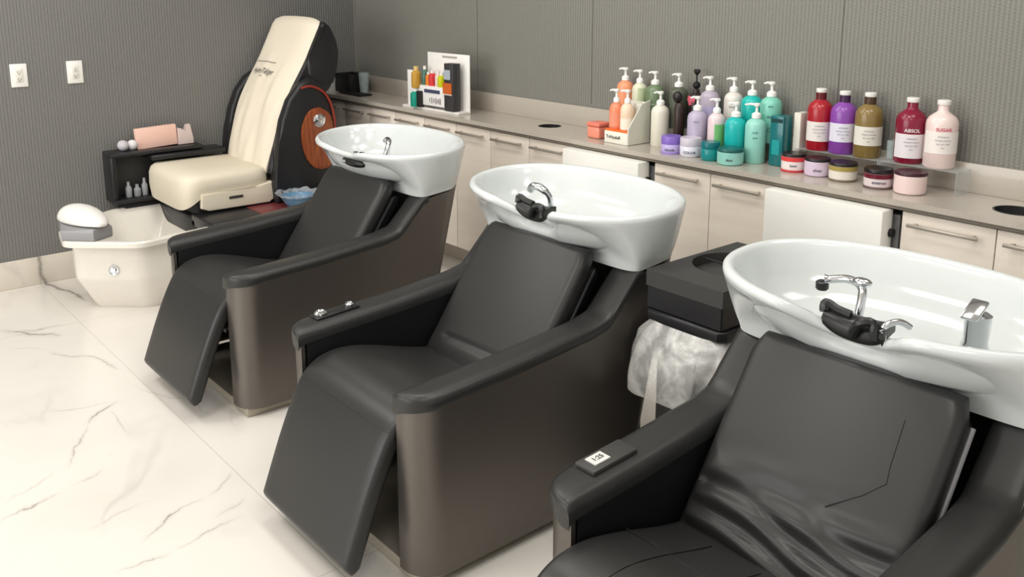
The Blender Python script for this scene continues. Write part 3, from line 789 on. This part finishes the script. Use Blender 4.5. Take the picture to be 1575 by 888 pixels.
single('nozzle_tip', MB().lathe([(.014, 0), (.012, .02), (.005, .045), (.002, .07)], (.05, -1.425, .668), 14), cm((228, 226, 224), .5), 'white pointed nozzle tip right behind the white sponge on tray', 'nozzle', (.05, -1.425, .668))
# on the lower shelf
for k, (y, h_, r_, lb) in enumerate(((-1.50, .085, .017, 'leftmost clear bottle on the low black shelf'), (-1.455, .065, .019, 'second clear bottle on the low black shelf, shorter'), (-1.415, .095, .016, 'grey tube upright on the low black shelf'))):
    single('small_clear_bottle', MB().lathe([(r_*.9, 0), (r_, .004), (r_, h_*.6), (r_*.5, h_*.75), (r_*.45, h_), (.001, h_)], (.10, y, .416), 16), cm((150, 153, 158), .2), lb, 'bottle', (.10, y, .416), group='small bottles on the low shelf')
single('grey_cushion', MB().sphere((.085, -1.28, .441), .03, (1, 1.6, .8), 16), cm((150, 146, 142), .8), 'grey soft roll under the left front edge of the cream seat', 'cushion', (.085, -1.28, .416))
# blue bowl with plastic liner
o = (.80, -.86, .400)
t = thing('foot_soak_bowl', 'blue bowl lined with clear plastic beside the pedicure chair', 'bowl', o)
MB().lathe([(.05, 0), (.055, .003), (.075, .03), (.088, .055), (.090, .056), (.082, .052), (.066, .02), (.001, .014)], o, 32).build('bowl', cm((104, 142, 172), .25), t, o)
rings = []
for k in range(8):
    f = k/7; rings.append([(o[0]+(.090+.022*f+.004*math.sin(11*a+3*f))*math.cos(a), o[1]+(.090+.022*f+.004*math.sin(11*a+3*f))*math.sin(a), .400+.054+.020*math.sin(PI*.6*f)+.006*math.sin(9*a)*f) for a in [2*PI*j/72 for j in range(72)]])
M['liner'] = mat('thin_liner_plastic', (205, 212, 218), .15, alpha=.45, bump=(30, .8, .02))
MB().loft(rings, True, False).build('plastic_liner', M['liner'], t, o)

# ------------------------------------------------------------------ corner of the worktop
o = (.17, -.13, .888)
t = thing('storage_box', 'black open storage box at the far corner end of the worktop', 'box', o)
bx = MB()
for c, s_ in (((.13, -.185, .945), (.17, .006, .112)), ((.13, -.065, .945), (.17, .006, .112)), ((.048, -.125, .945), (.006, .12, .112)), ((.212, -.125, .945), (.006, .12, .112)), ((.13, -.125, .893), (.17, .12, .008))): bx.box(c, s_, .001)
bx.build('box_body', M['black_matte'], t, o)
single('plastic_tumbler', MB().lathe([(.024, 0), (.025, .001), (.034, .125), (.032, .125), (.023, .004), (.001, .004)], (.268, -.115, .888), 24), M['glass'], 'clear tumbler beside the black storage box at the corner', 'cup', (.268, -.115, .888))
single('black_tray', MB().box((.29, -.19, .894), (.24, .09, .010), .004), M['black_matte'], 'flat black tray lying in front of the tumbler', 'tray', (.29, -.19, .888))
single('white_note_card', MB().box((.022, -.20, .93), (.006, .14, .084), .001), cm((206, 208, 204), .6), 'pale card standing at the wall behind the black storage box', 'card', (.022, -.20, .888))

# ------------------------------------------------------------------ product rack (white, small bottles)
o = (1.20, -.20, .888)
rk = thing('product_rack', 'white countertop display stand with back card holding small products', 'display stand', o)
MB().box((1.155, -.215, .894), (.48, .075, .012), .002, rz=.05).build('foot', cm((232, 228, 222), .35), rk, o)
bkp = MB().box((1.225, -.175, 1.04), (.345, .006, .30), .001, rz=.05).build('back_card', cm((240, 237, 232), .45), rk, o)
MB().box((.985, -.235, .99), (.10, .006, .20), .001, rz=.05).build('side_card', cm((240, 237, 232), .45), rk, o)
MB().box((1.17, -.215, 1.015), (.22, .07, .006), .001, rz=.05).build('shelf', cm((238, 235, 230), .35), rk, o)
MB().box((1.17, -.249, .965), (.22, .004, .10), .001, rz=.05).build('front_card', cm((232, 230, 228), .45), rk, o)
MB().box((1.18, -.2525, .992), (.13, .002, .018), rz=.05).build('blue_print_band', cm((64, 68, 96), .5), rk, o)
for k in range(6): MB().box((1.16+.018*k, -.2525, .945), (.006, .002, .022+.008*(k % 2)), rz=.05).build('printed_bar', cm((150, 146, 144), .5), rk, o)
MB().box((1.24, -.1785, 1.172), (.12, .001, .010), rz=.05).build('printed_heading', cm((170, 164, 158), .5), bkp, o)
small = [(1.045, -.262, .901, .030, .10, (28, 150, 128), 'squat teal jar at the left foot of the product stand'), (1.048, -.260, 1.001, .026, .115, (196, 152, 62), 'amber gold bottle above the teal jar on the product stand'),
         (1.078, -.225, 1.018, .016, .10, (70, 110, 96), 'slim green bottle on the stand shelf next to the amber bottle'), (1.112, -.225, 1.018, .016, .07, (222, 132, 44), 'small orange bottle on the stand shelf'),
         (1.150, -.225, 1.018, .021, .082, (214, 62, 62), 'small red bottle in the middle of the stand shelf'), (1.196, -.222, 1.018, .017, .08, (226, 200, 190), 'small pale pink tube on the stand shelf behind the red bottle'),
         (1.236, -.225, 1.018, .024, .075, (206, 206, 26), 'small lime yellow bottle on the stand shelf')]
for x, y, z, r, h, c, lb in small:
    q = (x, y, z); t = thing('small_product_bottle', lb, 'bottle', q, group='small products on the display stand')
    MB().lathe([(r*.9, 0), (r, .004), (r, h*.7), (r*.6, h*.8), (r*.45, h*.82)], q, 18).build('bottle_body', cm(c, .25), t, q)
    MB().lathe([(r*.5, h*.8), (r*.5, h), (.001, h)], q, 16).build('cap', cm((220, 190, 120) if c[0] == 196 else (235, 232, 226), .4), t, q)
q = (1.325, -.225, .901); t = thing('tall_product_box', 'tall dark narrow product box with orange label at stand right end', 'box', q)
MB().box((1.325, -.225, 1.025), (.072, .05, .245), .002, rz=.05).build('carton', cm((58, 56, 58), .4), t, q)
MB().box((1.320, -.2545, 1.02), (.070, .003, .055), rz=.05).build('orange_label', cm((198, 96, 38), .4), t, q)
MB().box((1.320, -.2545, .988), (.074, .003, .006), rz=.05).build('pale_stripe', cm((220, 200, 190), .4), t, q)
MB().box((1.320, -.2545, 1.09), (.050, .003, .05), rz=.05).build('silver_label', cm((168, 176, 184), .4), t, q)
single('dark_small_box', MB().box((1.085, -.262, .945), (.03, .03, .085), .002), cm((34, 30, 30), .4), 'small black box between the teal jar and the stand front card', 'box', (1.085, -.262, .901))

# ------------------------------------------------------------------ bottles and jars
def label_patch(r, z0, z1, a0, a1, q, seg=20, off=.0012, sy=1):
    vs = []; fs = []
    for k in range(seg+1):
        a = a0+(a1-a0)*k/seg
        for z in (z0, z1): vs.append((q[0]+(r+off)*math.cos(a), q[1]+(r+off)*math.sin(a)*sy, q[2]+z))
    for k in range(seg): fs.append((2*k, 2*k+2, 2*k+3, 2*k+1))
    n = len(vs)
    for k in range(seg+1):
        a = a0+(a1-a0)*k/seg
        for z in (z0, z1): vs.append((q[0]+(r-.0005)*math.cos(a), q[1]+(r-.0005)*math.sin(a)*sy, q[2]+z))
    for k in range(seg): fs.append((n+2*k, n+2*k+1, n+2*k+3, n+2*k+2)); fs.append((2*k, 2*k+2, n+2*k+2, n+2*k)); fs.append((2*k+1, n+2*k+1, n+2*k+3, 2*k+3))
    fs.append((0, n, n+1, 1)); fs.append((2*seg, 2*seg+1, n+2*seg+1, n+2*seg))
    return MB().add(vs, fs)
VIEW = math.radians(-58)   # labels face the room
def wrap_text(body, size, r, q, z, m, name, parent, ang=VIEW, sy=1):
    cu = bpy.data.curves.new('lettering', 'FONT'); cu.body = body; cu.size = size; cu.extrude = 0; cu.align_x = 'CENTER'; cu.align_y = 'CENTER'; cu.offset = size*.015
    t_ = bpy.data.objects.new('lettering_source', cu); COL.objects.link(t_)
    dg = bpy.context.evaluated_depsgraph_get(); me = bpy.data.meshes.new_from_object(t_.evaluated_get(dg))
    bpy.data.objects.remove(t_); bpy.data.curves.remove(cu)
    for v in me.vertices:
        a = ang+v.co.x/r; rr_ = r+.0022
        v.co = Vector((rr_*math.cos(a), rr_*math.sin(a)*sy, z+v.co.y))
    me.materials.clear(); me.materials.append(m); o_ = bpy.data.objects.new(name, me); COL.objects.link(o_); o_.parent = parent
    return o_
def pump_bottle(x, y, z, r, H, c, label, shoulder=.235, pump=(244, 242, 238), dirn=PI+.4, lab=None, group='pump bottles on the worktop', txt=None, spout=1.0, two=None, clear=False):
    q = (x, y, z); t = thing('pump_bottle', label, 'bottle', q, group=group)
    hs = H-.060   # top of shoulder
    m = cm(c, .28, coat=.2)
    body = MB().lathe([(r*.9, 0), (r, .005), (r, hs-.030), (r*.97, hs-.020), (r*.84, hs-.009), (r*.58, hs-.001), (r*.38, hs+.003), (r*.36, hs+.008)], q, 30)
    bo = body.build('bottle_body', m, t, q)
    pm = cm(pump, .3)
    p = MB().lathe([(r*.45, hs+.004), (r*.45, hs+.018), (r*.30, hs+.024), (.0055, hs+.026), (.005, H-.012)], q, 18)
    p.build('pump_collar', pm, t, q)
    d = Vector((math.cos(dirn), math.sin(dirn), 0)); qq = Vector(q)
    hd = MB().lathe([(.005, H-.013), (.0115, H-.011), (.0125, H-.003), (.009, H), (.001, H)], q, 16)
    hd.tube([qq+Vector((0, 0, H-.006)), qq+d*.018*spout+Vector((0, 0, H-.005)), qq+d*.030*spout+Vector((0, 0, H-.009))], [.0055, .0045, .0035], 8)
    hd.build('pump_head', pm, t, q)
    if lab:
        label_patch(r, lab[0], lab[1], VIEW-1.0, VIEW+1.0, q).build('label', cm(lab[2], .5), t, q)
    if two:
        label_patch(r, two[0], two[1], VIEW-.1, VIEW+1.1, q).build('green_print', cm(two[2], .4), t, q)
    zt = hs*.62
    for k, s_ in enumerate(txt or ()):
        wrap_text(s_[0], s_[1], r, q, s_[2], cm(s_[3], .5) if len(s_) > 3 else M['text'], 'printed_text', bo)
    return t
def cap_bottle(x, y, z, r, H, c, label, lab, cap=(240, 238, 232), neck=None, txt=None, group='litre bottles on the acrylic stand'):
    q = (x, y, z); t = thing('shampoo_bottle', label, 'bottle', q, group=group)
    hs = H*.80
    m = cm(c, .25, coat=.3)
    b_ = MB().lathe([(r*.9, 0), (r, .006), (r, hs-.034), (r*.96, hs-.022), (r*.82, hs-.010), (r*.58, hs-.001), (r*.38, hs+.006), (r*.34, hs+.012)]+([] if neck else [(r*.34, H-.014)]), q, 32)
    bo = b_.build('bottle_body', m, t, q)
    if neck: MB().lathe([(r*.42, hs+.004), (r*.42, H-.014), (r*.3, H-.012)], q, 20).build('neck', cm(neck, .35), t, q)
    MB().lathe([(r*.40, H-.015), (r*.42, H-.013), (r*.42, H-.002), (r*.38, H), (.001, H)], q, 20).build('cap', cm(cap, .35), t, q)
    if lab: 
        lo = label_patch(r, lab[0], lab[1], VIEW-1.25, VIEW+1.25, q).build('label', cm(lab[2], .5), t, q)
        for k in range(4): wrap_text(('professional', 'shampoo cheveux', 'hair care 1500', 'soin')[k], .0065, r+.0012, q, lab[1]-.014-.012*k, cm((150, 150, 156), .5), 'label_print', lo)
    for s_ in (txt or ()): wrap_text(s_[0], s_[1], r, q, s_[2], cm(s_[3], .5), 'printed_text', bo)
    return t
def jar(x, y, z, r, H, label, base, lid, lidh=.4, text=None, band=None, rim=None, group='hair mask jars on the worktop', tall=False):
    q = (x, y, z); t = thing('jar', label, 'jar', q, group=group)
    hb = H*(1-lidh)
    b_ = MB().lathe([(r*.85, 0), (r*.96, .004), (r, .014), (r, hb-.002), (r*.96, hb)], q, 32).build('jar_body', cm(base, .3, coat=.2), t, q)
    MB().lathe([(r*1.0, hb), (r*1.01, hb+.002), (r*1.0, H-.005), (r*.95, H), (.001, H)], q, 32).build('lid', cm(lid, .3), t, q)
    if band: label_patch(r, hb-.016, hb-.001, 0, 2*PI, q, 40).build('colour_band', cm(band, .3), t, q)
    if rim: label_patch(r*.97, .001, .008, 0, 2*PI, q, 40, off=.002).build('base_rim', cm(rim, .3), t, q)
    if text: wrap_text(text, .014, r, q, hb*.45, cm((70, 74, 92), .5), 'printed_text', b_)
    return t
WZ = .888
# acrylic risers
def riser(x0, x1, y0, y1, z1, label):
    q = ((x0+x1)/2, (y0+y1)/2, WZ); t = thing('acrylic_riser', label, 'display riser', q, group='clear acrylic risers')
    th = .003
    MB().box((q[0], q[1], z1-th/2), (x1-x0, y1-y0, th), .0008).build('top', M['clear'], t, q)
    for x in (x0+th/2, x1-th/2): MB().box((x, q[1], (WZ+z1-th)/2), (th, y1-y0, z1-th-WZ), .0008).build('side', M['clear'], t, q)
riser(2.32, 3.18, -.095, -.021, .962, 'long clear acrylic riser under the back row of pump bottles')
riser(3.26, 3.585, -.10, -.021, .962, 'clear acrylic riser under the red, purple and gold bottles')
riser(3.60, 3.86, -.12, -.021, .967, 'clear acrylic riser under the maroon and blush bottles, rightmost')
RZ = .962; yb = -.060
PB = pump_bottle
PB(2.378, yb, RZ, .037, .230, (240, 158, 118), 'large peach orange pump bottle in the back row, leftmost', txt=[('NUTRI', .014, .13, (250, 226, 212))])
PB(2.462, yb, RZ, .034, .226, (222, 224, 198), 'cream pale green pump bottle in back row beside large orange one', two=(.02, .15, (196, 208, 170)))
PB(2.549, yb, RZ, .040, .226, (112, 132, 100), 'olive green pump bottle in the back row', txt=[('botanical', .010, .09, (200, 212, 190))])
PB(2.677, yb, RZ, .0405, .227, (88, 94, 80), 'dark grey green pump bottle in back row behind slim black bottle')
PB(2.837, yb, RZ, .0395, .227, (186, 176, 192), 'lilac grey pump bottle in the back row', lab=(.02, .11, (188, 182, 218)))
PB(2.952, yb, RZ, .0365, .232, (226, 220, 212), 'off-white pump bottle in back row between lilac and teal', txt=[('blond', .012, .12, (150, 150, 150))])
PB(3.038, yb, RZ, .0405, .226, (24, 186, 178), 'bright teal pump bottle in the back row')
PB(3.124, yb, RZ, .0405, .229, (130, 206, 186), 'tall mint green pump bottle at right end of back row', txt=[('dew', .016, .10, (70, 120, 116)), ('aqua', .010, .14, (70, 120, 116)), ('O', .02, .05, (80, 140, 136))])
# black bottles
q = (2.768, -.060, RZ); t = thing('black_dropper_bottle', 'black bottle with heart-shaped stopper and pink ribbon in back row', 'bottle', q)
MB().lathe([(.030, 0), (.032, .004), (.032, .13), (.028, .145), (.014, .155), (.012, .17)], q, 22).build('bottle_body', cm((44, 34, 32), .25), t, q)
MB().sphere((q[0], q[1], q[2]+.185), .016, (1, 1, .95), 14).build('round_stopper', M['black_matte'], t, q)
MB().tube([(q[0], q[1], q[2]+.195), (q[0], q[1], q[2]+.235)], .003, 8).build('stem', M['black_matte'], t, q)
h = MB().sphere((q[0]-.007, q[1], q[2]+.242), .009, (1, .8, 1), 12); h.sphere((q[0]+.007, q[1], q[2]+.242), .009, (1, .8, 1), 12); h.lathe([(.001, .222), (.013, .238), (.008, .244)], q, 12)
h.build('heart_top', M['black_matte'], t, q)
h = MB().box((q[0]+.002, q[1]-.0325, q[2]+.130), (.038, .006, .020), .003, ry=.3); h.box((q[0]-.004, q[1]-.034, q[2]+.118), (.016, .005, .026), .002, ry=-.3)
h.build('pink_ribbon', cm((206, 92, 110), .5), t, q)
q = (2.737, -.125, WZ); t = thing('slim_black_bottle', 'slim tall black brown bottle with round black pump before dark green bottle', 'bottle', q)
MB().lathe([(.020, 0), (.022, .003), (.022, .165), (.016, .185), (.010, .19)], q, 20).build('bottle_body', cm((50, 36, 30), .3), t, q)
MB().sphere((q[0]-.012, q[1], q[2]+.212), .022, (1, .8, 1.1), 14).build('round_pump', cm((38, 30, 30), .25), t, q)
# middle row
MZ = .925
PB(2.842, -.140, WZ, .039, .228, (186, 178, 200), 'lilac grey pump bottle in middle row behind the two lilac jars', txt=[('silver', .010, .13, (130, 124, 150))])
PB(2.934, -.138, WZ, .0335, .228, (232, 212, 214), 'blush pink pump bottle with green leaf print', two=(.03, .13, (120, 190, 120)))
PB(3.022, -.135, WZ, .041, .222, (26, 184, 180), 'bright teal pump bottle in front row, behind the teal jar', shoulder=.2)
PB(3.109, -.128, WZ, .0395, .226, (150, 214, 200), 'mint pump bottle in front row with white print, right end', spout=1.5, txt=[('scalp', .011, .12, (90, 140, 140)), ('care', .011, .10, (90, 140, 140))])
PB(2.640, -.128, WZ, .038, .228, (228, 224, 208), 'plain ivory pump bottle standing alone in front of olive bottle')
# peach gift set
q = (2.47, -.19, WZ); t = thing('gift_box', 'open white gift box with orange insert and step side', 'box', q)
R0 = 0
MB().box((2.495, -.235, .914), (.135, .004, .050), .001).build('front_panel', cm((238, 236, 222), .45), t, q)
MB().prism_x([(-.237, .890), (-.237, .958), (-.16, 1.055), (-.105, 1.07), (-.105, .890)], 2.560, 2.565).build('side_panel', cm((222, 222, 208), .45), t, q)
MB().box((2.4945, -.108, .975), (.134, .004, .17), .001).build('back_panel', cm((232, 230, 216), .45), t, q)
MB().box((2.4945, -.17, .8905), (.134, .126, .003)).build('box_bottom', cm((236, 234, 220), .45), t, q)
MB().box((2.492, -.172, .940), (.128, .122, .014), .001).build('orange_insert', cm((236, 110, 40), .5), t, q)
text_mesh('TriHyaluR', .020, M['text'], 'printed_name', t, Matrix.Translation((2.48-q[0], -.2385-q[1], .915-q[2])) @ Matrix.Rotation(PI/2, 4, 'X'))
PB(2.459, -.200, .9475, .030, .168, (240, 142, 104), 'slim orange pump bottle standing leftmost in gift box', lab=(.01, .07, (238, 150, 120)), group='bottles in the gift box')
PB(2.522, -.200, .9475, .030, .170, (246, 216, 188), 'pale peach pump bottle in the middle of the gift box', lab=(.005, .05, (244, 232, 214)), group='bottles in the gift box')
t = jar(2.534, -.140, .9475, .022, .11, 'narrow cream jar at the back right of the gift box', (238, 230, 208), (240, 238, 226), .3, group='bottles in the gift box')
q = (2.335, -.178, WZ); t = thing('coral_jar', 'translucent coral square tub at the left end of the products', 'jar', q)
MB().box((q[0], q[1], WZ+.026), (.075, .075, .052), .010, 3).build('tub', cm((240, 150, 126), .3, coat=.2), t, q)
MB().box((q[0], q[1], WZ+.061), (.079, .079, .018), .006, 3).build('lid', cm((238, 132, 112), .3), t, q)
# jars in front
jar(2.776, -.215, WZ, .040, .070, 'purple-lidded lilac jar at front, left of the white jar', (190, 176, 224), (136, 108, 196), .45, 'blonde', rim=(160, 140, 210))
jar(2.872, -.212, WZ, .042, .075, 'white jar with pale grey lid and blue lettering', (224, 224, 236), (206, 200, 212), .42, 'COLOR')
t = jar(2.972, -.218, WZ, .036, .072, 'small dark teal glossy jar between white and mint jars', (10, 134, 134), (10, 110, 116), .35, group='hair mask jars on the worktop')
jar(3.068, -.222, WZ, .049, .062, 'wide mint jar with dark green lid', (150, 210, 198), (26, 92, 88), .2, 'dew')
jar(3.292, -.150, WZ, .043, .066, 'white jar with red band and black lid, leftmost of five', (240, 228, 226), (34, 24, 24), .16, 'lumi', band=(216, 64, 66), rim=(200, 60, 66))
jar(3.391, -.154, WZ, .045, .064, 'pale lilac jar with black lid beside the red-banded jar', (218, 200, 220), (34, 26, 32), .16, 'silver')
jar(3.492, -.158, WZ, .047, .064, 'white jar with gold band and black lid', (232, 226, 214), (32, 26, 22), .16, None, band=(164, 146, 78), rim=(120, 110, 90))
jar(3.628, -.172, WZ, .046, .066, 'white jar with maroon band and black lid', (226, 212, 214), (30, 20, 22), .22, 'extenso', band=(104, 20, 40), rim=(110, 90, 90))
jar(3.737, -.172, WZ, .050, .072, 'blush pink jar with thin dark lid, rightmost jar', (240, 216, 212), (58, 24, 34), .14, None)
# tall bottles right
CB = cap_bottle
CB(3.331, yb, RZ, .0445, .222, (170, 26, 40), 'red shampoo bottle with white label, leftmost of the litre bottles', (.035, .105, (232, 226, 220)), neck=(96, 20, 26))
CB(3.424, yb, RZ, .0455, .221, (138, 74, 168), 'purple shampoo bottle between the red and gold ones', (.045, .110, (226, 224, 236)), neck=(64, 34, 70))
CB(3.519, yb, RZ, .0465, .224, (134, 112, 62), 'gold brown shampoo bottle with white label', (.045, .110, (226, 224, 212)), neck=(74, 54, 34))
CB(3.672, -.066, .967, .0485, .217, (130, 14, 50), 'maroon shampoo bottle with white label', (.020, .100, (230, 224, 226)), txt=[('ABSOL', .016, .112, (240, 230, 232))])
CB(3.776, -.070, .967, .0495, .219, (236, 214, 208), 'blush white shampoo bottle, rightmost of the litre bottles', (.05, .12, (240, 232, 226)), cap=(244, 240, 236), txt=[('SUGAR', .015, .128, (206, 80, 104))])
q = (3.188, -.150, WZ); t = thing('teal_carton', 'tall dark teal carton beside the red shampoo bottle', 'box', q)
MB().box((3.20, -.100, WZ+.094), (.055, .060, .186), .003).build('carton', cm((10, 108, 112), .25, coat=.3), t, q)
MB().box((3.2, -.1305, WZ+.17), (.050, .0015, .014)).build('dark_band', cm((8, 60, 60), .3), t, q)
MB().box((3.2, -.1305, WZ+.07), (.032, .0015, .055)).build('printed_leaf', cm((30, 150, 150), .3), t, q)
single('white_carton', MB().box((3.252, -.052, WZ+.10), (.028, .055, .20), .002), cm((226, 224, 212), .5), 'plain white carton standing behind the teal carton', 'box', (3.252, -.052, WZ))
q = (3.60, -.045, .0); 
single('glass_mug', MB().lathe([(.018, 0), (.019, .002), (.019, .062), (.0175, .062), (.0175, .004), (.001, .004)], (3.604, -.045, .967), 20), M['glass'], 'small clear glass between the gold and maroon bottles', 'glass', (3.604, -.045, .967))
